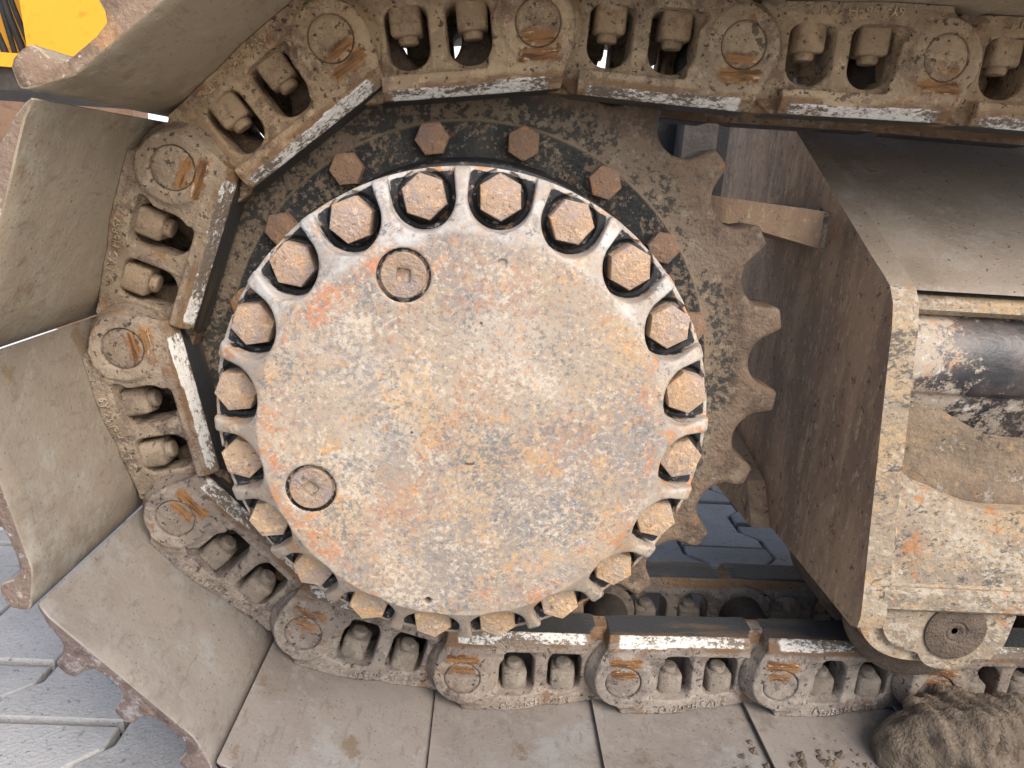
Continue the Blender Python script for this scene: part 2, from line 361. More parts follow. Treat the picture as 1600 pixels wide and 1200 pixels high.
M = dict(cover=mat_cover(), bolt=mat_bolt(), black=mat_black(), sprocket=mat_sprocket(), link=mat_link(), pin=mat_linkpin(),
         nut=mat_nut(), shoe=mat_shoe(), shoe_edge=mat_shoe_edge(), plate_dark=mat_plate_dark(), plate_tan=mat_plate_tan(),
         roof=mat_roof(), tube=mat_tube(), paver=mat_paver(),
         joint=mat_simple('joint_sand', (0.07, 0.068, 0.066), (0.08, 0.08, 0.08), 0.95, 60),
         concrete_grey=mat_simple('grey_yard_concrete', (0.42, 0.41, 0.395), (0.36, 0.355, 0.345), 0.9, 3),
         concrete=mat_simple('pale_concrete', (0.78, 0.78, 0.77), (0.72, 0.72, 0.72), 0.9, 2),
         white_wall=mat_simple('white_render', (0.78, 0.79, 0.80), (0.74, 0.75, 0.76), 0.9, 3),
         yellow=mat_simple('yellow_machine_paint', (0.72, 0.36, 0.025), (0.70, 0.345, 0.022), 0.4, 3, 0.0005),
         rubber=mat_simple('black_rubber', (0.02, 0.02, 0.022), (0.03, 0.03, 0.03), 0.6, 30),
         shade_black=mat_simple('chassis_shade_black', (0.012, 0.012, 0.013), (0.02, 0.018, 0.016), 0.8, 25),  # near-black colour standing in for deep shade
         darksteel=mat_simple('dark_greasy_steel', (0.045, 0.038, 0.032), (0.075, 0.06, 0.048), 0.75, 25),
         rust=mat_simple('rusty_bucket_steel', (0.22, 0.13, 0.08), (0.15, 0.09, 0.06), 0.8, 12),
         lip=mat_lip(),
         mud=mat_simple('dried_mud', (0.15, 0.116, 0.084), (0.23, 0.18, 0.13), 0.95, 30, 0.010),
         roller=mat_simple('roller_dirt', (0.16, 0.12, 0.09), (0.09, 0.068, 0.052), 0.9, 60, 0.005))

# ------------------------------------------------------------------ object helpers
def obj(name, mesh, parent=None, loc=None, rot=None, color=None):
    o = bpy.data.objects.new(name, mesh); col.objects.link(o)
    if parent: o.parent = parent
    if loc is not None: o.location = loc
    if rot is not None: o.rotation_euler = rot
    if color: o.color = (*color, 1)
    return o
def thing(name, label, cat, group=None, loc=(0, 0, 0), rot=(0, 0, 0)):
    o = bpy.data.objects.new(name, None); col.objects.link(o); o.location = loc; o.rotation_euler = rot
    o.empty_display_size = 0.05
    o['label'] = label; o['category'] = cat
    if group: o['group'] = group
    return o
def mesh_np(name, V, F, mats, smooth=True, mi=None, attrs=None):
    me = bpy.data.meshes.new(name)
    V = np.asarray(V, np.float32)
    if isinstance(F, np.ndarray):
        me.vertices.add(len(V)); me.vertices.foreach_set('co', V.ravel())
        me.loops.add(F.size); me.loops.foreach_set('vertex_index', F.astype(np.int32).ravel())
        me.polygons.add(len(F)); me.polygons.foreach_set('loop_start', np.arange(0, F.size, F.shape[1], dtype=np.int32))
        me.update(calc_edges=True)
    else:
        me.from_pydata(V.tolist(), [], F); me.update()
    for x in (mats if isinstance(mats, (list, tuple)) else [mats]): me.materials.append(x)
    me.polygons.foreach_set('use_smooth', np.full(len(me.polygons), smooth))
    if mi is not None: me.polygons.foreach_set('material_index', np.asarray(mi, np.int32))
    for k, a in (attrs or {}).items():
        at = me.attributes.new(k, 'FLOAT', 'POINT'); at.data.foreach_set('value', np.asarray(a, np.float32))
    return me
def bm_mesh(name, bm, mats, smooth=False, angle=40):
    bmesh.ops.recalc_face_normals(bm, faces=bm.faces)
    me = bpy.data.meshes.new(name); 
    if smooth:
        for f in bm.faces: f.smooth = True
        lim = R(angle)
        for e in bm.edges:
            if len(e.link_faces) == 2 and e.calc_face_angle(0) > lim: e.smooth = False
    bm.to_mesh(me); bm.free()
    for x in (mats if isinstance(mats, (list, tuple)) else [mats]): me.materials.append(x)
    return me
def bevel(bm, w, seg=2, ang=30):
    es = [e for e in bm.edges if len(e.link_faces) == 2 and e.calc_face_angle(0) > R(ang)]
    bmesh.ops.bevel(bm, geom=es, offset=w, segments=seg, affect='EDGES', profile=0.5, clamp_overlap=True)
def prism(bm, poly, axis, a, b):
    """extrude a 2D polygon along an axis: 'Y' poly=(x,z), 'X' poly=(y,z), 'Z' poly=(x,y)"""
    def P(p, t):
        return {'Y': (p[0], t, p[1]), 'X': (t, p[0], p[1]), 'Z': (p[0], p[1], t)}[axis]
    va = [bm.verts.new(P(p, a)) for p in poly]; vb = [bm.verts.new(P(p, b)) for p in poly]
    n = len(poly); bm.faces.new(va); bm.faces.new(vb[::-1])
    for i in range(n): bm.faces.new((va[i], vb[i], vb[(i+1) % n], va[(i+1) % n]))
def lathe_y(prof, n=48, mats=None, name='lathe', caps=True, cx=0, cz=0):
    """revolve (r, y) profile about the Y axis"""
    bm = bmesh.new(); rings = []
    for r, y in prof:
        if r < 1e-6: rings.append([bm.verts.new((cx, y, cz))])
        else: rings.append([bm.verts.new((cx+r*math.cos(2*math.pi*i/n), y, cz+r*math.sin(2*math.pi*i/n))) for i in range(n)])
    for A, B in zip(rings, rings[1:]):
        for i in range(n):
            j = (i+1) % n
            if len(A) == 1 and len(B) == 1: continue
            if len(A) == 1: bm.faces.new((A[0], B[i], B[j]))
            elif len(B) == 1: bm.faces.new((A[i], B[0], A[j]))
            else: bm.faces.new((A[i], B[i], B[j], A[j]))
    return bm_mesh(name, bm, mats, True, 35)
def hexbm(rad, h, cham=0.0025, n=6, jit=0.0):
    """bolt head: axis -Y (front face at y=-h, base at y=0), chamfered corners"""
    bm = bmesh.new(); m = 12 * n // 6 if n == 6 else n * 3
    base = [(rad*math.cos(2*math.pi*i/n), rad*math.sin(2*math.pi*i/n)) for i in range(n)]
    rings = []
    for y, k in ((0, 1.0), (-h+cham*0.75, 1.0), (-h+cham*0.22, 0.955), (-h, 0.87)):
        rings.append([bm.verts.new((x*k, y, z*k)) for x, z in base])
    for A, B in zip(rings, rings[1:]):
        for i in range(n): bm.faces.new((A[i], B[i], B[(i+1) % n], A[(i+1) % n]))
    bm.faces.new(rings[-1])
    bevel(bm, 0.0010, 2, 20)
    return bm

# ------------------------------------------------------------------ signed-distance meshing (cast parts)
def surface_nets(f, org, h):
    nx, ny, nz = f.shape
    s = f < 0
    c = s[:-1, :-1, :-1].astype(np.int8)
    cnt = np.zeros((nx-1, ny-1, nz-1), np.int8)
    for dx in (0, 1):
        for dy in (0, 1):
            for dz in (0, 1): cnt += s[dx:nx-1+dx, dy:ny-1+dy, dz:nz-1+dz]
    act = (cnt > 0) & (cnt < 8)
    idx = np.full(act.shape, -1, np.int32); I = np.argwhere(act); idx[act] = np.arange(len(I))
    acc = np.zeros((len(I), 3), np.float32); num = np.zeros(len(I), np.float32)
    cor = [(a, b, c2) for a in (0, 1) for b in (0, 1) for c2 in (0, 1)]
    val = {k: f[I[:, 0]+k[0], I[:, 1]+k[1], I[:, 2]+k[2]] for k in cor}
    for a in cor:
        for ax in range(3):
            if a[ax] == 0:
                b = list(a); b[ax] = 1; b = tuple(b)
                va, vb = val[a], val[b]; x = (va < 0) != (vb < 0)
                t = np.where(x, va/np.where(x, va-vb, 1), 0)
                p = np.array(a, np.float32)[None].repeat(len(I), 0); p[:, ax] = t
                acc += p*x[:, None]; num += x
    V = (I + acc/num[:, None])*h + np.asarray(org)
    F = []
    for ax in range(3):
        o = [0, 1, 2]; o.remove(ax); p, q = o
        sl0 = [slice(None)]*3; sl1 = [slice(None)]*3; sl0[ax] = slice(0, -1); sl1[ax] = slice(1, None)
        for k in (p, q): sl0[k] = slice(1, -1); sl1[k] = slice(1, -1)
        A = s[tuple(sl0)]; B = s[tuple(sl1)]
        E = np.argwhere(A != B)
        if len(E) == 0: continue
        sg = A[E[:, 0], E[:, 1], E[:, 2]]
        base = E.copy(); base[:, p] += 1; base[:, q] += 1
        def g(dp, dq):
            k = base.copy(); k[:, p] += dp; k[:, q] += dq
            return idx[k[:, 0], k[:, 1], k[:, 2]]
        q4 = np.stack([g(-1, -1), g(0, -1), g(0, 0), g(-1, 0)], 1)
        flip = sg if ax != 1 else ~sg
        q4[~flip] = q4[~flip][:, ::-1]
        F.append(q4)
    return V, np.concatenate(F)
def grid(lo, hi, h):
    ax = [np.arange(a, b+h, h, dtype=np.float32) for a, b in zip(lo, hi)]
    return np.meshgrid(*ax, indexing='ij', sparse=True)
def smin(a, b, k):
    hh = np.clip(0.5+0.5*(b-a)/k, 0, 1); return b*(1-hh)+a*hh-k*hh*(1-hh)
def smax(a, b, k): return -smin(-a, -b, k)
def box2(x, y, x0, x1, y0, y1, r=0.0):
    qx = np.abs(x-(x0+x1)/2)-((x1-x0)/2-r); qy = np.abs(y-(y0+y1)/2)-((y1-y0)/2-r)
    return np.sqrt(np.maximum(qx, 0)**2+np.maximum(qy, 0)**2)+np.minimum(np.maximum(qx, qy), 0)-r
def slab(d2, y, y0, y1): return np.maximum(d2, np.maximum(y0-y, y-y1))
def poly2(x, y, P):
    """signed distance to polygon"""
    d = None; s = None; n = len(P)
    for i in range(n):
        ax_, ay_ = P[i]; bx_, by_ = P[(i+1) % n]
        ex, ey = bx_-ax_, by_-ay_; wx, wy = x-ax_, y-ay_
        t = np.clip((wx*ex+wy*ey)/(ex*ex+ey*ey), 0, 1)
        dd = (wx-ex*t)**2+(wy-ey*t)**2
        d = dd if d is None else np.minimum(d, dd)
        c1 = y >= ay_; c2 = y < by_; c3 = ex*wy > ey*wx
        fl = (c1 & c2 & c3) | (~c1 & ~c2 & ~c3)
        s = np.where(fl, -1.0, 1.0) if s is None else np.where(fl, -s, s)
    return np.sqrt(d)*s

# ------------------------------------------------------------------ ground
GZ = -0.432
bm = bmesh.new(); prism(bm, [(-60, -30), (60, -30), (60, 90), (-60, 90)], 'Z', GZ-0.3, GZ-0.024)
g = obj('ground', bm_mesh('ground', bm, M['concrete_grey'])); g['kind'] = 'structure'
bm = bmesh.new(); prism(bm, [(-1.62, -0.48), (1.5, -0.48), (1.5, 1.345), (-1.62, 1.345)], 'Z', GZ-0.0235, GZ-0.0195)
g = obj('paving_bed', bm_mesh('paving_bed', bm, M['joint'])); g['kind'] = 'structure'
bm = bmesh.new(); prism(bm, [(-60, -30), (60, -30), (60, -0.485), (-60, -0.485)], 'Z', GZ-0.0235, GZ)
g = obj('front_bounce_slab', bm_mesh('front_bounce_slab', bm, M['concrete_grey'])); g['kind'] = 'structure'  # unseen slab added in front so its bounce fills the undersides
bm = bmesh.new(); prism(bm, [(-60, 1.35), (60, 1.35), (60, 90), (-60, 90)], 'Z', GZ-0.015, GZ)
g = obj('far_bright_yard', bm_mesh('far_bright_yard', bm, M['concrete'])); g['kind'] = 'structure'  # far ground near white, sunlit brightness put into its colour
pav = bpy.data.objects.new('paving', None); col.objects.link(pav); pav['kind'] = 'structure'; pav.location = (0, 0, GZ)
def paver_mesh():
    L, W1, W0 = 0.0955, 0.0785, 0.0495
    out = [(-W1, -L), (W1, -L), (W1, -0.062), (W0, -0.033), (W0, 0.033), (W1, 0.062), (W1, L), (-W1, L), (-W1, 0.062), (-W0, 0.033), (-W0, -0.033), (-W1, -0.062)]
    bm = bmesh.new(); lv = []
    for z, k in ((-0.04, 0), (-0.004, 0), (-0.0012, 0.0008), (0, 0.0028)):
        ring = []
        for i, (x, y) in enumerate(out):
            p0, p1 = Vector(out[i-1]), Vector(out[(i+1) % 12]); v = Vector((x, y))
            e1 = (v-p0).normalized(); e2 = (p1-v).normalized()
            nrm = Vector((-e1.y-e2.y, e1.x+e2.x)); nrm.normalize(); q = v+nrm*k
            ring.append(bm.verts.new((q.x, q.y, z)))
        lv.append(ring)
    for A, B in zip(lv, lv[1:]):
        for i in range(12): bm.faces.new((A[i], A[(i+1) % 12], B[(i+1) % 12], B[i]))
    bm.faces.new(lv[-1])
    return bm_mesh('paver', bm, M['paver'])
pm = paver_mesh()
for i in range(-15, 8):
    for j in range(-3, 10):
        x = 0.49+i*0.1365; y = 0.605+(j-2)*0.2005+(0.1 if i % 2 else 0)
        if y < -0.45 or y > 1.25: continue
        if x > -0.25 and y < 0.25: continue
        if x < -1.6: continue
        k = 0.9+0.2*rng.random()
        obj('paver', pm, pav, (x, y, rng.uniform(-0.0025, 0.0015)), (rng.uniform(-.005, .005), rng.uniform(-.005, .005), 0), (k, k, k*1.0))

# ------------------------------------------------------------------ drive sprocket and hub cover
drive = thing('drive_sprocket', 'large toothed drive sprocket with round rusty bolted hub cover inside the track', 'sprocket')
def sprocket_mesh():
    nt_, per = 23, 44; n = nt_*per
    th = np.arange(n)*2*np.pi/n
    tip0 = R(44.27)
    rel = ((th-tip0)/(2*np.pi/nt_)) % 1.0          # 0 at tip, .5 mid valley
    ang = (rel-0.5)*2*np.pi/nt_
    def outline(off):
        RO, cr, cc = 0.3520-off, 0.0322+off, 0.3470
        disc = cr**2-(cc*np.sin(ang))**2
        near = cc*np.cos(ang)-np.sqrt(np.maximum(disc, 0))
        rr = np.where(disc > 0, np.minimum(near, RO), RO)
        k = np.array([1, 2, 3, 2, 1], float); k /= k.sum()
        return sum(np.roll(rr, j-2)*k[j] for j in range(5))
    rings = [(np.full(n, 0.15), 0.066), (np.full(n, 0.2), 0.066), (np.full(n, 0.2615), 0.066), (np.full(n, 0.2640), 0.0655), (np.full(n, 0.2665), 0.0685), (np.full(n, 0.275), 0.0690), (np.full(n, 0.296), 0.0675),
             (outline(0.014)*0.5+0.5*np.minimum(outline(0.014), 0.312), 0.0655), (outline(0.0075), 0.064), (outline(0.0030), 0.0650), (outline(0.0008), 0.0675), (outline(0), 0.072),
             (outline(0), 0.124), (outline(0.003), 0.129), (outline(0.012), 0.130), (np.full(n, 0.28), 0.130), (np.full(n, 0.15), 0.130)]
    V = np.concatenate([np.stack([r*np.cos(th), np.full(n, y), r*np.sin(th)], 1) for r, y in rings])
    i = np.arange(n); j = (i+1) % n; F = []
    for k in range(len(rings)-1):
        a, b = k*n, (k+1)*n; F.append(np.stack([a+i, a+j, b+j, b+i], 1))
    return mesh_np('sprocket_ring', V, np.concatenate(F)[:, ::-1], M['sprocket'])
obj('sprocket_ring', sprocket_mesh(), drive)
obj('hub_housing', lathe_y([(0.10, -0.052), (0.2095, -0.052), (0.2095, 0.012), (0.2125, 0.016), (0.2225, 0.018), (0.2245, 0.022), (0.2245, 0.050), (0.229, 0.060), (0.229, 0.0675)], 96, M['black'], 'hub_housing'), drive)
obj('travel_motor', lathe_y([(0.20, 0.128), (0.20, 0.22), (0.17, 0.24), (0.17, 0.46), (0.0, 0.46)], 64, M['darksteel'], 'travel_motor'), drive)

RF, YF = 0.166, -0.1535
def cover_mesh():
    h = 0.0015
    x, y, z = grid((-0.226, -0.162, -0.226), (0.226, -0.046, 0.226), h)
    r = np.sqrt(x*x+z*z); th = np.arctan2(z, x)
    step = R(18); b0 = R(101.9-90)
    a = (th-b0+step/2) % step-step/2
    rad = r*np.cos(a)-0.1952; tan = r*np.sin(a)                 # local coords about the nearest bolt
    RO = 0.2160; FL = -0.1065
    flange = smax(r-RO, np.maximum(FL-y, y+0.050), 0.003)
    # domed body with sloping rib level
    top = np.where(r < 0.171, YF+0.0015*(r/RF)**2, YF+0.0015+(r-0.171)*0.78)
    face = smax((YF+0.0008+0.0014*(r/RF)**2-y), (r-RF)*0.72, 0.006)
    face = np.maximum(face, y+0.06)
    ribs = smax(np.maximum((-0.1515+np.clip(r-0.168, 0, 1)*0.70-y)*0.82, y+0.055), r-(RO+0.001), 0.006)
    pock = np.sqrt(np.minimum(rad, 0)**2+tan**2)-(0.0261+0.0010*np.clip(rad, 0, 1)/0.02)
    pock = np.maximum(pock, y-FL)
    ribs = smax(ribs, -pock, 0.0028)
    face = smax(face, -(pock+0.0008), 0.004)
    d = smin(smin(ribs, face, 0.003), flange, 0.0025)
    d = np.maximum(d, -np.maximum(np.sqrt(rad**2+tan**2)-0.0222, y-FL-0.0055))
    for px, pz, rr, dep in ((PL[0][0], PL[0][1], 0.0212, 0.0045), (PL[1][0], PL[1][1], 0.0212, 0.0045), (HOLE[0], HOLE[1], 0.0032, 0.02), (DENT[0], DENT[1], 0.0036, 0.0016)):
        c = np.sqrt((x-px)**2+(z-pz)**2)-rr
        d = np.maximum(d, -np.maximum(c, y-(YF+0.002+dep)))
    V, F = surface_nets(d.astype(np.float32), (-0.226, -0.162, -0.226), h)
    rv = np.hypot(V[:, 0], V[:, 2]); tv = np.arctan2(V[:, 2], V[:, 0]); av = (tv-b0+step/2) % step-step/2
    rd = rv*np.cos(av)-0.1952; tn = rv*np.sin(av)
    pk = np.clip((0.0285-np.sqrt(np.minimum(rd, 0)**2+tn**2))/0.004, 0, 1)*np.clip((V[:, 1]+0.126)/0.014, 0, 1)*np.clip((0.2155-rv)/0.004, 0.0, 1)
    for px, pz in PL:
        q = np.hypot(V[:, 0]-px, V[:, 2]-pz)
        pk = np.maximum(pk, ((q > 0.0184) & (q < 0.0214) & (V[:, 1] < -0.14) & (V[:, 1] > YF+0.0022))*0.54)  # plug ring grooves blackened through the same mask
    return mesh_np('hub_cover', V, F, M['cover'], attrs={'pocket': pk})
def unp(px, py, Y=None, Z=None):
    d = _r*((px-800)/1126.65)-_u*((py-600)/1126.65)+_f
    t = (Y-CAM[1])/d.y if Y is not None else (Z-CAM[2])/d.z
    return Vector(CAM.tolist())+d*t
PL = [(-0.0615, 0.1000), (-0.1150, -0.0470)]; HOLE = (-0.026, -0.146); DENT = (0.0, 0.105)
p = unp(630, 431, YF); PL[0] = (p.x, p.z); p = unp(485, 765, YF); PL[1] = (p.x, p.z)
p = unp(668, 940, YF); HOLE = (p.x, p.z); p = unp(785, 412, YF); DENT = (p.x, p.z)
cover = obj('hub_cover', cover_mesh(), drive)
def plug_mesh():
    bm = bmesh.new(); n = 40; q = 0.0056
    def sq(k, t):                                        # point on rounded square of half-size k at angle t
        c, s_ = math.cos(t), math.sin(t); e = 7
        rr = k/(abs(c)**e+abs(s_)**e)**(1/e); return rr*c, rr*s_
    rings = []
    for kind, v, y in (('c', 0.0180, 0.004), ('c', 0.0180, -0.0004), ('c', 0.0172, -0.0012), ('c', 0.0125, -0.0010), ('s', q+0.0012, -0.0010), ('s', q, 0.0), ('s', q*0.97, 0.016), ('c', 0.0, 0.0165)):
        ring = []
        for i in range(n):
            t = 2*math.pi*i/n
            X, Z = (v*math.cos(t), v*math.sin(t)) if kind == 'c' else sq(v, t)
            ring.append(bm.verts.new((X, y, Z)))
        rings.append(ring)
    for A, B in zip(rings, rings[1:]):
        for i in range(n): bm.faces.new((A[i], B[i], B[(i+1) % n], A[(i+1) % n]))
    bmesh.ops.remove_doubles(bm, verts=bm.verts, dist=1e-6)
    return bm_mesh('drain_plug', bm, M['bolt'], True, 45)
plm = plug_mesh()
for (x, z), a in zip(PL, (3, 38)):
    obj('drain_plug', plm, cover, (x, YF+0.002, z), (0, R(a), 0), (0.74, 0.73, 0.75))
bolt_me = bm_mesh('cover_bolt', hexbm(0.0190, 0.0215), M['bolt'], True, 30)
wash_me = lathe_y([(0.010, 0.0), (0.0190, 0.0), (0.0198, -0.001), (0.0198, -0.0020), (0.0192, -0.0026), (0.010, -0.0026)], 40, M['black'], 'washer')
for i in range(20):
    a = R(101.9-18*i); x, z = 0.1952*math.cos(a), 0.1952*math.sin(a)
    low = 0.5-0.5*math.sin(a); t = rng.uniform(0.92, 1.08)
    b = obj('cover_bolt', bolt_me, drive, (x, -0.1010, z), (rng.uniform(-.02, .02), rng.random()*6.28, rng.uniform(-.02, .02)), ((0.97+0.12*low)*t, (0.93+0.10*low)*t, (0.94-0.04*low)*t))
    obj('washer', wash_me, b, (0, 0.0005, 0))
sb_me = bm_mesh('sprocket_bolt', hexbm(0.0180, 0.0125), M['bolt'], True, 30)
for i in range(17):
    a = R(144.4-21.5*min(i, 8)) if i < 9 else R(144.4+21.0*(i-8))
    t = rng.uniform(0.48, 0.60)
    b = obj('sprocket_bolt', sb_me, drive, (0.2488*math.cos(a), 0.0655, 0.2488*math.sin(a)), (0, rng.random()*6.28, 0), (t*1.05, t*0.88, t*0.80))

# ------------------------------------------------------------------ track links
def link_plate():
    h = 0.0015; lo, hi = (-0.055, -0.004, -0.05), (0.245, 0.060, 0.064)
    u, y, v = grid(lo, hi, h)
    r0 = np.sqrt(u*u+v*v)
    # eye boss, tapering outwards as it goes back
    eye = np.maximum((r0-(0.0325+np.clip(y, 0, 0.02)*0.52))*0.9, np.maximum(-y, y-0.029))
    # shoulder from eye up to the rail
    sh = slab(poly2(u, v, [(-0.0315, 0.0), (-0.027, 0.030), (-0.016, 0.0545), (0.045, 0.0545), (0.050, 0.0), (0.02, -0.034)]), y, 0.0045, 0.030)
    web = slab(poly2(u, v, [(0.0, 0.056), (0.150, 0.056), (0.176, 0.034), (0.180, -0.030), (0.170, -0.0445), (0.012, -0.0445), (0.0, -0.02)]), y, 0.0175+np.clip((u-0.12)/0.04, 0, 1)*0.008, 0.055)
    # rail with worn chamfer
    rail = slab(box2(u, v, -0.018, 0.148, 0.034, 0.0560, 0.001), y, 0.0045, 0.0545)
    rail = smax(rail, (v-0.0475-(y-0.0045)*0.95)*0.72, 0.0012)
    groove = None
    # foot on which the shoe is bolted (steps back towards the tail)
    yf = 0.0035+np.clip((u-0.055)/0.045, 0, 1)**2*0.0125+np.clip((u-0.11)/0.05, 0, 1)*0.016
    foot = np.maximum(box2(u, v, 0.0, 0.162, -0.0445, -0.0245, 0.002), np.maximum(yf-y, y-0.055))
    # posts beside the windows
    post = np.maximum(box2(u, v, 0.0870, 0.0980, -0.03, 0.045, 0.002), np.maximum(0.0165-y, y-0.055))
    # tail lug under the next eye
    tail = np.maximum(np.sqrt((u-0.19)**2+v*v)-0.0405, np.maximum(0.031-y, y-0.055))
    tb = slab(poly2(u, v, [(0.14, -0.042), (0.172, -0.042), (0.192, -0.038), (0.196, 0.036), (0.172, 0.0545), (0.14, 0.0545)]), y, 0.031, 0.055)
    d = smin(eye, sh, 0.007)
    cut = np.maximum(r0-0.047, 0.0295-y)
    body = smin(web, post, 0.008); body = smin(body, foot, 0.010); body = np.maximum(body, -cut)
    d = smin(d, body, 0.010)
    d = smin(d, rail, 0.006)
    d = smin(d, smin(tail, tb, 0.006), 0.006)
    # re-cut windows
    def window(u0, u1):
        top = 0.0290; rr = 0.0185
        w_ = box2(u, v, u0, u1, -0.0250, top, 0.009)
        c = box2(u, v, u0, u1, -0.06, top, rr)
        w_ = np.maximum(w_, c)
        return np.maximum(w_, -0.01-y)
    d = smax(d, -window(0.0425, 0.0840), 0.0034)
    d = smax(d, -window(0.1010, 0.1415), 0.0034)
    d = np.maximum(d, np.where(v > 0.044, (v-0.0475-(y-0.0045)*0.95)*0.72, -1.0))
    # pin bore ring groove
    d = smax(d, -np.maximum(r0-0.0212, y-0.004), 0.0010)
    # keep the shoe side and rail top flat
    d = np.maximum(d, np.maximum(-0.0445-v, v-0.0562))
    V, F = surface_nets(d.astype(np.float32), lo, h)
    n = len(V); Uv, Yv, Vv = V.T
    railm = np.clip(1-np.abs((Vv-0.0475-(Yv-0.0045)*0.95)*0.72)/0.0022, 0, 1)*(Yv < 0.0165)*np.clip((Uv+0.016)/0.012, 0, 1)*np.clip((0.150-Uv)/0.012, 0, 1)
    tread = np.clip((Vv-0.0545)/0.001, 0, 1)*np.clip((Yv-0.013)/0.002, 0, 1)
    return V, F, railm, tread
LV, LF, LR, LT = link_plate()
outer_me = mesh_np('link_plate', LV, LF, M['link'], attrs={'rail': LR, 'tread': LT})
LV2 = LV.copy(); LV2[:, 1] = 0.2025-LV2[:, 1]
inner_me = mesh_np('link_plate', LV2, LF[:, ::-1].copy(), M['link'], attrs={'rail': LR*0.3, 'tread': LT})
pin_me = lathe_y([(0.0, 0.0012), (0.0165, 0.0010), (0.0192, 0.0012), (0.0202, 0.0020), (0.0205, 0.0035), (0.0205, 0.199), (0.0196, 0.2005), (0, 0.2005)], 40, M['pin'], 'link_pin')
bush_me = lathe_y([(0.0207, 0.0555), (0.0285, 0.0555), (0.0300, 0.057), (0.0300, 0.145), (0.0285, 0.147), (0.0207, 0.147)], 40, M['darksteel'], 'bushing')
def nut_mesh():
    """square track nut: axis +Z (towards the rail), base at z=0"""
    bm = bmesh.new(); w = 0.0144; c = 0.0032
    def oc(k, cc): a = w*k; b = a-cc; return [(a, -b), (a, b), (b, a), (-b, a), (-a, b), (-a, -b), (-b, -a), (b, -a)]
    rings = []
    for z, k, cc in ((-0.004, 1, c), (0.0195, 1, c), (0.0222, 0.955, c*1.1), (0.0232, 0.86, c*1.6)):
        rings.append([bm.verts.new((x, y, z)) for x, y in oc(k, cc)])
    for A, B in zip(rings, rings[1:]):
        for i in range(8): bm.faces.new((A[i], A[(i+1) % 8], B[(i+1) % 8], B[i]))
    bm.faces.new(rings[-1]); bm.faces.new(rings[0][::-1])
    bevel(bm, 0.0012, 2, 20)
    return bm_mesh('nut', bm, M['nut'], True, 50)
nut_me = nut_mesh()
def bolt_end_mesh():
    bm = bmesh.new(); n = 24; rings = []
    for z, r in ((0.018, 0.0094), (0.0250, 0.0094), (0.0251, 0.0100), (0.0262, 0.0100), (0.0263, 0.0095), (0.0280, 0.0095), (0.0297, 0.0085), (0.0300, 0.0068)):
        rings.append([bm.verts.new((r*math.cos(2*math.pi*i/n), r*math.sin(2*math.pi*i/n), z)) for i in range(n)])
    for A, B in zip(rings, rings[1:]):
        for i in range(n): bm.faces.new((A[i], A[(i+1) % n], B[(i+1) % n], B[i]))
    bm.faces.new(rings[-1])
    return bm_mesh('bolt_end', bm, M['nut'], True, 50)
bend_me = bolt_end_mesh()
def shoe_mesh():
    inn = [(-0.0315, -0.0405), (-0.027, -0.0420), (-0.017, -0.0443), (0.0, -0.0448), (0.05, -0.0448), (0.10, -0.0448), (0.140, -0.0450), (0.152, -0.0462), (0.164, -0.0495), (0.176, -0.0545), (0.186, -0.0592), (0.1895, -0.0625)]
    out = [(0.1893, -0.0655), (0.1845, -0.0760), (0.1795, -0.0790), (0.1700, -0.0800), (0.1625, -0.0785), (0.1600, -0.0740), (0.1585, -0.0650), (0.1540, -0.0580), (0.1460, -0.0560), (0.1220, -0.0558), (0.1100, -0.0580), (0.1060, -0.0640), (0.1040, -0.0760), (0.0990, -0.0795), (0.0880, -0.0795),
           (0.0830, -0.0765), (0.0805, -0.0650), (0.0765, -0.0580), (0.0690, -0.0557), (0.0500, -0.0556), (0.0430, -0.0580), (0.0395, -0.0640), (0.0370, -0.0765), (0.0320, -0.0795), (0.0220, -0.0795), (0.0165, -0.0762), (0.0145, -0.0650), (0.0095, -0.0585), (0.0020, -0.0555), (-0.0150, -0.0515), (-0.0270, -0.0465), (-0.0315, -0.0435)]
    P = inn+out; n = len(P); bm = bmesh.new()
    Y0, Y1 = -0.1555, 0.358
    cen = [Vector(p) for p in P]
    def inset(k):
        res = []
        for i in range(n):
            a, b, c = cen[i-1], cen[i], cen[(i+1) % n]
            e1 = (b-a).normalized(); e2 = (c-b).normalized(); nn = Vector((e1.y+e2.y, -e1.x-e2.x))
            nn.normalize(); res.append(b+nn*k)
        return res
    ins = inset(0.0012)
    rings = []
    ys = [(Y0, 1), (Y0+0.0012, 0)]+[(Y0+0.0012+(Y1-Y0-0.0024)*i/24, 0) for i in range(1, 25)]+[(Y1, 1)]
    r2 = random.Random(3)
    for y, k in ys:
        src = ins if k else cen
        rings.append([bm.verts.new((p.x, y+(r2.uniform(-.0006, .0006) if k else 0), p.y)) for p in src])
    fs = []
    for A, B in zip(rings, rings[1:]):
        for i in range(n): bm.faces.new((A[i], A[(i+1) % n], B[(i+1) % n], B[i]))
    f0 = bm.faces.new(rings[0]); f1 = bm.faces.new(rings[-1][::-1])
    for f in bm.faces:
        f.material_index = 1 if (f is f0 or f is f1) else 0
    bmesh.ops.recalc_face_normals(bm, faces=bm.faces)
    for f in bm.faces:
        if f.material_index == 0 and f.normal.z < -0.35 and max(v.co.z for v in f.verts) < -0.05: f.material_index = 1
    return bm_mesh('track_shoe', bm, [M['shoe'], M['shoe_edge']], True, 42)
shoe_me = shoe_mesh()
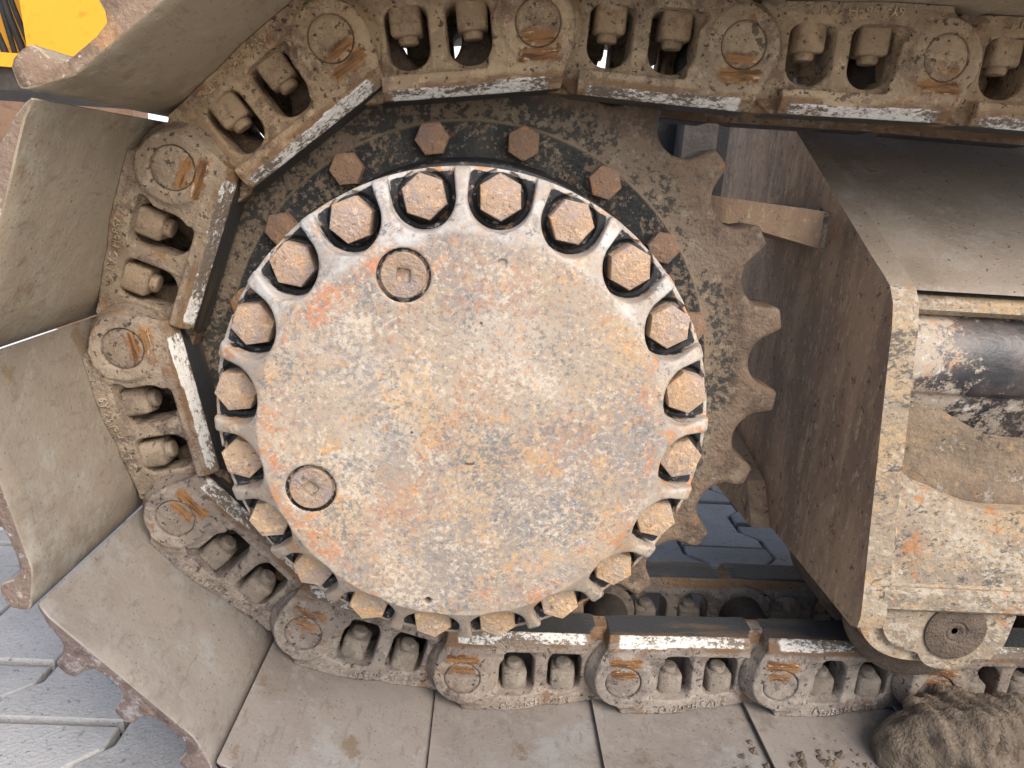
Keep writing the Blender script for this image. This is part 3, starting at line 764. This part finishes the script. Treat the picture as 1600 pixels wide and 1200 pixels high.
def text_mesh(body, size, ext, mat, name):
    cu = bpy.data.curves.new(name, 'FONT'); cu.body = body; cu.size = size; cu.extrude = ext; cu.resolution_u = 2
    cu.align_x = 'LEFT'; cu.space_character = 1.08
    to = bpy.data.objects.new(name, cu); col.objects.link(to)
    dg = bpy.context.evaluated_depsgraph_get(); me = bpy.data.meshes.new_from_object(to.evaluated_get(dg))
    bpy.data.objects.remove(to); me.name = name
    me.materials.clear(); me.materials.append(mat)
    co = np.empty(len(me.vertices)*3, np.float32); me.vertices.foreach_get('co', co); co = co.reshape(-1, 3)
    return me, co
txt_me, tco = text_mesh('6Y-2589H CAT \u00a9', 0.0102, 0.0012, M['nut'], 'embossed_lettering')
# lay the lettering on the foot of the link: text x -> u, text y -> v, following the foot as it steps back
wid = tco[:, 0].max()
tu = 0.046+tco[:, 0]*(0.088/wid)
tvv = -0.0400+tco[:, 1]*1.1
ysurf = np.full(len(tu), 1.0)
gu = np.round((LV[:, 0]+0.055)/0.0015).astype(int); gv = np.round((LV[:, 2]+0.05)/0.0015).astype(int)
top = {}
for a, b, yy in zip(gu, gv, LV[:, 1]):
    if yy < top.get((a, b), 9): top[(a, b)] = yy
for n_, (a, b) in enumerate(zip((tu+0.055)/0.0015, (tvv+0.05)/0.0015)):
    a, b = int(round(a)), int(round(b))
    ysurf[n_] = np.mean([top[k_] for k_ in ((a, b), (a+1, b), (a-1, b), (a, b+1), (a, b-1)) if k_ in top] or [0.02])
tv = np.stack([tu, ysurf-0.0003-tco[:, 2]*1.1, tvv], 1)
txt_me.vertices.foreach_set('co', tv.astype(np.float32).ravel()); txt_me.update()

PINS = {-3: (1.002, 0.3300), -2: (0.811, 0.3352), -1: (0.6205, 0.3400), 0: (0.4295, 0.3431), 1: (0.2381, 0.3411), 2: (0.0476, 0.3472), 3: (-0.1391, 0.3210), 4: (-0.2874, 0.1992), 5: (-0.3478, 0.0211),
        6: (-0.3075, -0.1640), 7: (-0.1732, -0.3008), 8: (0.0096, -0.3529), 9: (0.1988, -0.3517), 10: (0.3867, -0.3480), 11: (0.5770, -0.3478), 12: (0.7670, -0.3478), 13: (0.957, -0.3478)}
LABELS = {
    -2: 'track link of the upper run at the right edge, mostly beyond the frame top corner',
    -1: 'track link entering at the top right corner, one muddy square nut showing',
    0: 'track link of the upper run above the sloping frame roof, right of the sprocket',
    1: 'track link of the upper run just right of the sprocket top, upside-down lettering faint',
    2: 'track link lying flat on top of the sprocket, above the upper sprocket bolts',
    3: 'track link tilting down at upper left of the sprocket, its shoe below the yellow machine',
    4: 'track link standing steeply left of the sprocket, second one down from the yellow machine',
    5: 'upright track link at the far left with a white gap above its wide shoe',
    6: 'track link leaning at lower left, beside the lower drain plug of the hub cover',
    7: 'track link turning into the lower run, below left of the hub cover',
    8: 'first flat track link of the lower run, directly beneath the hub cover',
    9: 'second flat track link of the lower run, right of the hub cover bottom',
    10: 'third flat track link of the lower run, left of the track roller',
    11: 'track link of the lower run half hidden behind the track roller',
    12: 'last track link of the lower run at the bottom right edge, right of the roller'}
for k in range(-2, 13):
    (x0, z0), (x1, z1) = PINS[k], PINS[k+1]
    L = thing('track_link', LABELS[k], 'track link', 'links of the track chain', (x0, 0, z0), (0, -math.atan2(z1-z0, x1-x0), 0))
    zz = (z0+z1)/2
    t = min(1, max(0, (zz+0.25)/0.5))                 # 0 lower run (grey dust), 1 upper run (tan mud, colour lifted for blocked sun)
    tint = tuple(a*(1-t)+b*t for a, b in zip((1.00, 1.05, 1.18), (1.38, 1.24, 1.04)))
    tn = tuple(a*(1-t)+b*t for a, b in zip((0.80, 0.83, 0.90), (1.20, 1.04, 0.86)))
    ts = tuple(a*(1-t)+b*t for a, b in zip((0.78, 0.80, 0.86), (1.22, 1.14, 0.94)))  # shoe colour lifted on the upper run, where the sun is blocked
    dip = 1-0.22*max(0, 1-abs(t-0.5)/0.4)             # links standing at the left get a darker tint
    var = rng.uniform(0.90, 1.08); wv = rng.uniform(0.96, 1.04)
    tint = (tint[0]*dip*var*wv, tint[1]*dip*var, tint[2]*dip*var/wv); tn = tuple(c*(0.5+0.5*dip) for c in tn)
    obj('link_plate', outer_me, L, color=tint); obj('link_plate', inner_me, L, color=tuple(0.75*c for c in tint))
    obj('link_pin', pin_me, L, rot=(0, 0, 0), color=tuple(0.92*c for c in tint)); obj('bushing', bush_me, L)
    for uu, yy in ((0.0605, 0.0315), (0.1215, 0.0340), (0.0605, 0.171), (0.1215, 0.171)):
        nn = obj('nut', nut_me, L, (uu+rng.uniform(-.001, .001), yy, -0.0245), (0, 0, rng.uniform(-.12, .12)), tn)
        obj('bolt_end', bend_me, nn, color=tn)
    obj('track_shoe', shoe_me, L, color=ts)
    obj('embossed_lettering', txt_me, L, color=tuple(1.25*c for c in tint))

# ------------------------------------------------------------------ track frame
frame = thing('crawler_side_beam', 'tan worn steel track frame with dark end plate right of the sprocket', 'crawler beam', loc=(0.414, 0, 0))
FX = 0.414
def ys(z): return -0.026-(0.118-z)/0.333*0.054       # leaning side face
def fobj(name, bm, mat, bw=0.002, seg=2, smooth=True):
    if bw: bevel(bm, bw, seg)
    for v in bm.verts: v.co.x -= FX
    return obj(name, bm_mesh(name, bm, mat, smooth, 35), frame)
# end plate (dark face, worn front edge)
prof = [(-0.080, -0.198), (-0.0775, -0.213), (-0.066, -0.2185), (0.30, -0.2185), (0.56, -0.10), (0.575, 0.20), (0.575, 0.325), (0.34, 0.3185), (0.290, 0.2965), (0.034, 0.1550), (0.008, 0.1415), (-0.010, 0.1310), (-0.021, 0.1160), (-0.0285, 0.092), (-0.0315, 0.070)]
bm = bmesh.new(); prism(bm, prof, 'X', FX, FX+0.0265)
bevel(bm, 0.0048, 3, 25)
for f in bm.faces: f.material_index = 0
bmesh.ops.recalc_face_normals(bm, faces=bm.faces)
for f in bm.faces:
    c = f.calc_center_median()
    if f.normal.y < -0.25 or (f.normal.z > 0.3 and c.y < 0.33): f.material_index = 1 if c.z < 0.125 else 2
for v in bm.verts: v.co.x -= FX
obj('end_plate', bm_mesh('end_plate', bm, [M['plate_dark'], M['plate_tan'], M['roof']], True, 35), frame)
# roof sheet
bm = bmesh.new(); rp = [(0.40, 0.328), (0.34, 0.316), (0.290, 0.294), (0.034, 0.1525), (0.010, 0.1400), (-0.006, 0.1335), (-0.010, 0.1285), (0.002, 0.1270), (0.014, 0.128), (0.30, 0.275), (0.40, 0.30)]
prism(bm, rp, 'X', FX+0.0213, FX+0.75); fobj('roof_plate', bm, M['roof'], 0.003, 3)
# ledge under the roof
bm = bmesh.new(); prism(bm, [(0.010, 0.1240), (0.000, 0.1230), (-0.006, 0.1160), (-0.0065, 0.1090), (0.003, 0.1030), (0.02, 0.102), (0.02, 0.1240)], 'X', FX+0.0213, FX+0.75); fobj('upper_ledge', bm, M['plate_tan'], 0.003, 3)
# round black housing
bm = bmesh.new(); n = 40; cz, cy, rr = 0.053, 0.034, 0.0540
pts = [(0.020, -0.040), (0.012, -0.014), (0.002, 0.004), (-0.001, 0.012), (-0.004, 0.020)]+[(cy-rr*math.cos(R(a)), cz+rr*math.sin(R(a))) for a in np.linspace(-32, 82, n)]+[(0.06, 0.112), (0.06, -0.04)]
prism(bm, pts, 'X', FX+0.0213, FX+0.75); fobj('cylinder_housing', bm, M['tube'], 0)
# curved lip sheet with wavy top edge
def sheet(name, top, bottom, depth, thick, mat, nseg=24, xlen=0.75, bw=0.0015):
    """upright sheet along X; top(x) bottom(x) give z, depth(x,z) gives y of its front face"""
    bm = bmesh.new(); nv = 10
    fr, bk = [], []
    for i in range(nseg+1):
        x = (i/nseg)**1.6*xlen; zt, zb = top(x), bottom(x)
        fr.append([]); bk.append([])
        for j in range(nv+1):
            z = zb+(zt-zb)*j/nv; y = depth(x, z)
            fr[-1].append(bm.verts.new((FX+0.0213+x, y, z))); bk[-1].append(bm.verts.new((FX+0.0213+x, y+thick, z)))
    for i in range(nseg):
        for j in range(nv):
            bm.faces.new((fr[i][j], fr[i+1][j], fr[i+1][j+1], fr[i][j+1])); bm.faces.new((bk[i][j], bk[i][j+1], bk[i+1][j+1], bk[i+1][j]))
        bm.faces.new((fr[i][nv], fr[i+1][nv], bk[i+1][nv], bk[i][nv])); bm.faces.new((fr[i][0], bk[i][0], bk[i+1][0], fr[i+1][0]))
    for j in range(nv):
        bm.faces.new((fr[0][j], fr[0][j+1], bk[0][j+1], bk[0][j])); bm.faces.new((fr[nseg][j], bk[nseg][j], bk[nseg][j+1], fr[nseg][j+1]))
    return fobj(name, bm, mat, bw, 2)
def sstep(a, b, x): t = min(1, max(0, (x-a)/(b-a))); return t*t*(3-2*t)
sheet('curved_lip', lambda x: 0.0125-0.006*sstep(0.02, 0.06, x)-0.024*sstep(0.05, 0.115, x), lambda x: -0.10,
      lambda x, z: ys(z)+0.036-0.016*sstep(0.02, 0.14, x)+0.008*sstep(0.0, -0.05, z), 0.007, M['lip'], bw=0.0012)
o = sheet('lower_plate', lambda x: -0.050-0.012*sstep(0.0, 0.03, x)-0.022*sstep(0.015, 0.10, x), lambda x: -0.172,
      lambda x, z: ys(z)+0.002, 0.016, M['plate_tan'], bw=0.003)
# bottom lip rail
def yb(z): return ys(z)
bm = bmesh.new(); prism(bm, [(ys(-0.166)+0.010, -0.166), (ys(-0.168)+0.001, -0.168), (ys(-0.19)-0.001, -0.172), (ys(-0.19)-0.001, -0.190), (ys(-0.194)+0.004, -0.1945), (0.06, -0.1945), (0.06, -0.166)], 'X', FX+0.0213, FX+0.75); fobj('bottom_rail', bm, M['plate_tan'], 0.0022, 3)
# boxed rear part of the end plate, stop bar
bm = bmesh.new(); prism(bm, [(0.160, -0.221), (0.62, -0.240), (0.62, -0.08), (0.20, -0.170)], 'X', FX-0.026, FX-0.0005); fobj('rear_box', bm, M['plate_dark'], 0.006, 3)
bm = bmesh.new(); prism(bm, [(FX-0.0005, 0.196), (FX-0.0005, 0.152), (0.33, 0.170), (0.25, 0.182), (0.25, 0.208), (0.33, 0.202)], 'Y', 0.150, 0.33); fobj('stop_bar', bm, M['plate_dark'], 0.003, 3)
def weld(p0, p1, rad, n=40, seed=1):
    r5 = random.Random(seed); p0, p1 = Vector(p0), Vector(p1); d = (p1-p0).normalized()
    e1 = d.orthogonal().normalized(); e2 = d.cross(e1); V, F = [], []
    for i in range(n+1):
        c = p0+(p1-p0)*i/n; rr = rad*(0.8+0.28*abs(math.sin(i*1.25))+r5.uniform(-.08, .08))
        for k in range(8):
            a = k*math.pi/4; V.append(tuple(c+e1*rr*math.cos(a)+e2*rr*math.sin(a)))
    for i in range(n):
        for k in range(8): F.append((i*8+k, i*8+(k+1) % 8, (i+1)*8+(k+1) % 8, (i+1)*8+k))
    V = [(x-FX, y, z) for x, y, z in V]
    return obj('weld_bead', mesh_np('weld_bead', V, F, M['plate_tan']), frame)
weld((FX-0.001, 0.150, 0.154), (FX-0.001, 0.150, 0.194), 0.0045, 14, 1)
weld((FX+0.0272, ys(-0.166)+0.004, -0.166), (FX+0.0272, ys(-0.065)+0.004, -0.065), 0.0036, 34, 2)
weld((FX-0.001, 0.170, 0.1965), (FX-0.001, 0.33, 0.1965), 0.004, 50, 3)
weld((FX+0.03, ys(-0.168)+0.0035, -0.1665), (FX+0.75, ys(-0.168)+0.0035, -0.1665), 0.0030, 220, 4)
bm = bmesh.new(); prism(bm, [(0.08, -0.19), (0.55, -0.19), (0.55, 0.09), (0.08, 0.09)], 'X', FX+0.03, FX+0.75); fobj('frame_core', bm, M['darksteel'], 0)

# ------------------------------------------------------------------ track roller
rx, rz = 0.527, -0.2205
roller = thing('track_roller', 'dirty bottom track roller with round axle end under the track frame', 'track roller', loc=(rx, 0, rz))
def robj(name, me): return obj(name, me, roller)
robj('roller_body', lathe_y([(0.0, -0.040), (0.052, -0.040), (0.066, -0.036), (0.0835, -0.026), (0.0915, -0.018), (0.093, -0.008), (0.090, -0.002), (0.0765, 0.002), (0.0765, 0.054), (0.092, 0.058), (0.092, 0.145), (0.0765, 0.150), (0.0765, 0.20), (0.0, 0.20)], 72, M['roller'], 'roller_body'))
# cup shaped cap behind the bracket
def chaikin(P, n=2):
    for _ in range(n):
        Q = []
        for i in range(len(P)):
            a, b = P[i], P[(i+1) % len(P)]; Q += [(a[0]*.75+b[0]*.25, a[1]*.75+b[1]*.25), (a[0]*.25+b[0]*.75, a[1]*.25+b[1]*.75)]
        P = Q
    return P
cup = [(-0.102, 0.030), (-0.103, 0.010), (-0.097, -0.008), (-0.085, -0.024), (-0.068, -0.036), (-0.046, -0.0425), (-0.018, -0.044), (0.0, -0.044), (0.04, -0.038), (0.060, -0.028), (0.062, 0.030)]
bm = bmesh.new(); prism(bm, chaikin(cup), 'Y', -0.058, -0.036); bevel(bm, 0.006, 3, 50); robj('cap', bm_mesh('cap', bm, M['plate_tan'], True, 40))
br = [(-0.079, 0.034), (-0.080, 0.012), (-0.076, -0.006), (-0.066, -0.018), (-0.050, -0.0255), (-0.034, -0.0275), (-0.030, -0.036), (-0.020, -0.0445), (0.0, -0.0480), (0.018, -0.0450), (0.028, -0.036), (0.034, -0.0285), (0.052, -0.027), (0.058, -0.020), (0.064, 0.034)]
bm = bmesh.new(); prism(bm, chaikin(br, 1), 'Y', -0.0655, -0.050); bevel(bm, 0.003, 3, 50); robj('bracket', bm_mesh('bracket', bm, M['plate_tan'], True, 40))
bm = bmesh.new(); prism(bm, [(0.030, -0.034), (0.050, -0.036), (0.054, -0.026), (0.03, -0.024)], 'Y', -0.062, -0.045); bevel(bm, 0.003, 2); robj('bracket_lug', bm_mesh('bracket_lug', bm, M['plate_tan'], True, 40))
robj('axle_end', lathe_y([(0.0, -0.0655), (0.0035, -0.0655), (0.006, -0.0672), (0.0085, -0.0682), (0.0105, -0.0672), (0.0125, -0.0680), (0.0130, -0.0685), (0.0315, -0.0688), (0.0328, -0.0680), (0.0333, -0.060)], 56, M['roller'], 'axle_end'))

# ------------------------------------------------------------------ mud heap on the shoe under the roller
def mud_mesh():
    h = 0.003; lo, hi = (-0.14, -0.10, -0.03), (0.19, 0.09, 0.12)
    x, y, z = grid(lo, hi, h)
    d = np.sqrt((x/0.120)**2+(y/0.066)**2+(z/0.088)**2)-1
    d = d*0.06
    d = smin(d, (np.sqrt(((x-0.10)/0.07)**2+((y+0.01)/0.055)**2+(z/0.070)**2)-1)*0.05, 0.02)
    n = 0
    r3 = np.random.default_rng(5)
    for k, a in ((38, 0.0026), (75, 0.0016), (150, 0.0020), (320, 0.0018)):
        for q in range(3):
            v = r3.normal(size=3); v *= k/np.linalg.norm(v); n = n+a*np.sin(v[0]*x+v[1]*y+v[2]*z+r3.uniform(0, 6))
    # left flank is smooth, the top is crumbly
    d = d+n*np.clip((x+0.095)/0.03, 0.3, 1)
    d = np.maximum(d, -0.02-z)
    V, F = surface_nets(d.astype(np.float32), lo, h)
    return mesh_np('mud_heap', V, F, M['mud'])
md = obj('mud_heap', mud_mesh(), loc=(0.594, -0.060, -0.400))
md['label'] = 'dark crumbly heap of dried mud on the shoe beneath the track roller'; md['category'] = 'mud heap'

V, F = [], []
r4 = random.Random(11)
for q in range(420):
    t = r4.random(); sz = 0.0016+0.0055*r4.random()**3
    c0 = Vector((r4.gauss(0.52, 0.11), -0.105+r4.gauss(0, 0.035), -0.3925+sz*0.3)); b0 = len(V)
    if c0.y > -0.03 or c0.y < -0.152: continue
    for k in range(7):
        a = k*2*math.pi/6; rr = sz*r4.uniform(0.7, 1.25)
        V.append((c0.x+rr*math.cos(a), c0.y+rr*math.sin(a), c0.z-sz*0.4) if k < 6 else (c0.x+sz*.2, c0.y, c0.z+sz*0.8))
    F += [(b0+k, b0+(k+1) % 6, b0+6) for k in range(6)]
cr = obj('mud_crumbs', mesh_np('mud_crumbs', V, F, M['mud'], False)); cr['kind'] = 'stuff'
cr['label'] = 'loose dark mud crumbs scattered over the lower shoes round the mud heap'; cr['category'] = 'mud crumbs'

# ------------------------------------------------------------------ machine body behind
ub = thing('undercarriage_body', 'undercarriage body blackened as deep shade behind the track, seen through gaps', 'undercarriage', loc=(0.5, 0.9, 0))
bm = bmesh.new(); prism(bm, [(-0.15, -0.12), (0.9, -0.12), (0.9, 0.46), (-0.02, 0.46), (-0.15, 0.36)], 'Y', -0.05, 0.9); bevel(bm, 0.01, 2)
obj('body_block', bm_mesh('body_block', bm, M['shade_black'], True, 40), ub)  # block kept near black, deep shade put into its colour
bm = bmesh.new(); q0 = unp(1068, 215, 0.78).x-0.5; q1 = unp(1121, 215, 0.78).x-0.5
prism(bm, [(q0, 0.06), (q1, 0.06), (q1, 0.40), (q0, 0.40)], 'Y', -0.12, -0.052); bevel(bm, 0.004, 2)
obj('support_plate', bm_mesh('support_plate', bm, M['darksteel'], True, 40), ub)

# ------------------------------------------------------------------ yard behind: yellow machine, bucket, white wall
ym = thing('yellow_machine', 'bright yellow machine with black hoses behind the track at top left', 'machine', loc=(-2.0, 2.6, GZ))
def part(par, name, poly, axis, a, b, mat, bw=0.01):
    bm = bmesh.new(); prism(bm, poly, axis, a, b); bevel(bm, bw, 2); return obj(name, bm_mesh(name, bm, mat, True, 40), par)
def wp(px, py, Y):                                       # point of the yard seen through the gap
    q = unp(px, py, Y); return q-Vector((-2.0, 2.6, GZ))
a = wp(42, 60, 2.6); b = wp(200, 60, 2.6); zt = wp(60, -140, 2.6).z; zl = wp(60, 108, 2.6).z
part(ym, 'body_panel', [(a.x, zl), (b.x+0.4, zl), (b.x+0.4, zt), (a.x-0.03, zt)], 'Y', 0.0, 0.9, M['yellow'], 0.02)
l0 = wp(-60, 90, 2.6); l1 = wp(0, 90, 2.6); zb = wp(20, 104, 2.6).z
part(ym, 'lower_sill', [(l0.x-0.6, zb), (a.x-0.001, zb), (a.x-0.001, zb+0.055), (l0.x-0.6, zb+0.055)], 'Y', 0.02, 0.8, M['yellow'], 0.008)
part(ym, 'rear_panel', [(l0.x-0.6, zb+0.056), (a.x-0.002, zb+0.056), (a.x-0.002, zt), (l0.x-0.6, zt)], 'Y', 0.30, 0.8, M['yellow'], 0.008)
part(ym, 'chassis', [(l0.x-0.6, zb-0.09), (b.x+0.4, zb-0.09), (b.x+0.4, zb-0.002), (l0.x-0.6, zb-0.002)], 'Y', 0.05, 0.8, M['darksteel'], 0.008)
for sx in (-0.55, 0.35):
    me = lathe_y([(0.0, -0.12), (0.12, -0.12), (0.26, -0.13), (0.30, -0.09), (0.30, 0.09), (0.26, 0.13), (0, 0.13)], 40, M['rubber'], 'wheel')
    obj('wheel', me, ym, (a.x+sx, 0.45, 0.30))
for i in range(6):
    cu = bpy.data.curves.new('hose', 'CURVE'); cu.dimensions = '3D'; cu.bevel_depth = 0.011+0.004*(i % 2); cu.bevel_resolution = 3
    sp = cu.splines.new('BEZIER'); sp.bezier_points.add(2)
    x = a.x-0.035-0.040*i; top = zt-0.02
    for bp, co in zip(sp.bezier_points, ((x-0.03, 0.10+0.02*i, top), (x+0.02*math.sin(i*2), 0.12, (top+zb)/2+0.05), (x+0.045, 0.16, zb+0.06))):
        bp.co = co; bp.handle_left_type = bp.handle_right_type = 'AUTO'
    to = bpy.data.objects.new('tmp', cu); col.objects.link(to)
    me = bpy.data.meshes.new_from_object(to.evaluated_get(bpy.context.evaluated_depsgraph_get())); bpy.data.objects.remove(to)
    me.materials.clear(); me.materials.append(M['rubber']); obj('hose', me, ym)
# rusty bucket on the ground further left
q = unp(14, 190, 2.0)
bk = thing('digger_bucket', 'rusty brown digger bucket standing in the yard at the far left edge', 'bucket', loc=(q.x-0.02, 2.0, GZ))
hz = q.z-GZ+0.045
pts = [(0.13*math.cos(t), (hz-0.13)+0.13*math.sin(t)) for t in np.linspace(0, math.pi, 14)]
part(bk, 'shell', [(0.13, 0.0)]+pts+[(-0.13, 0.0)], 'Y', 0.0, 0.35, M['rust'], 0.02)
for i in range(3): part(bk, 'tooth', [(-0.10+0.08*i, 0.0), (-0.06+0.08*i, 0.0), (-0.065+0.08*i, 0.10), (-0.095+0.08*i, 0.10)], 'Y', -0.07, -0.001, M['rust'], 0.006)
# low brown wall across the yard
q0 = unp(-80, 172, 5.0); q1 = unp(205, 150, 5.0)
lw = thing('low_wall', 'low brown wall across the yard, seen in the gap between two upper left shoes', 'low wall', loc=(0, 5.0, GZ))
part(lw, 'wall', [(q0.x, 0), (q1.x, 0), (q1.x, q1.z-GZ), (q0.x, q1.z-GZ)], 'Y', 0, 0.25, M['rust'], 0.01)
part(lw, 'coping', [(q0.x-0.02, q1.z-GZ+0.001), (q1.x+0.02, q1.z-GZ+0.001), (q1.x+0.02, q1.z-GZ+0.05), (q0.x-0.02, q1.z-GZ+0.05)], 'Y', -0.03, 0.28, M['darksteel'], 0.008)
# white building
wb = thing('white_building', 'plain white rendered building wall at the far side of the yard', 'building', loc=(-4, 9, GZ))
part(wb, 'wall', [(-14, 0), (22, 0), (22, 3.6), (-14, 3.6)], 'Y', 0, 4, M['white_wall'], 0.02)
part(wb, 'roof', [(-14.2, 3.602), (22.2, 3.602), (22.2, 3.75), (-14.2, 3.75)], 'Y', -0.2, 4.2, M['concrete'], 0.02)
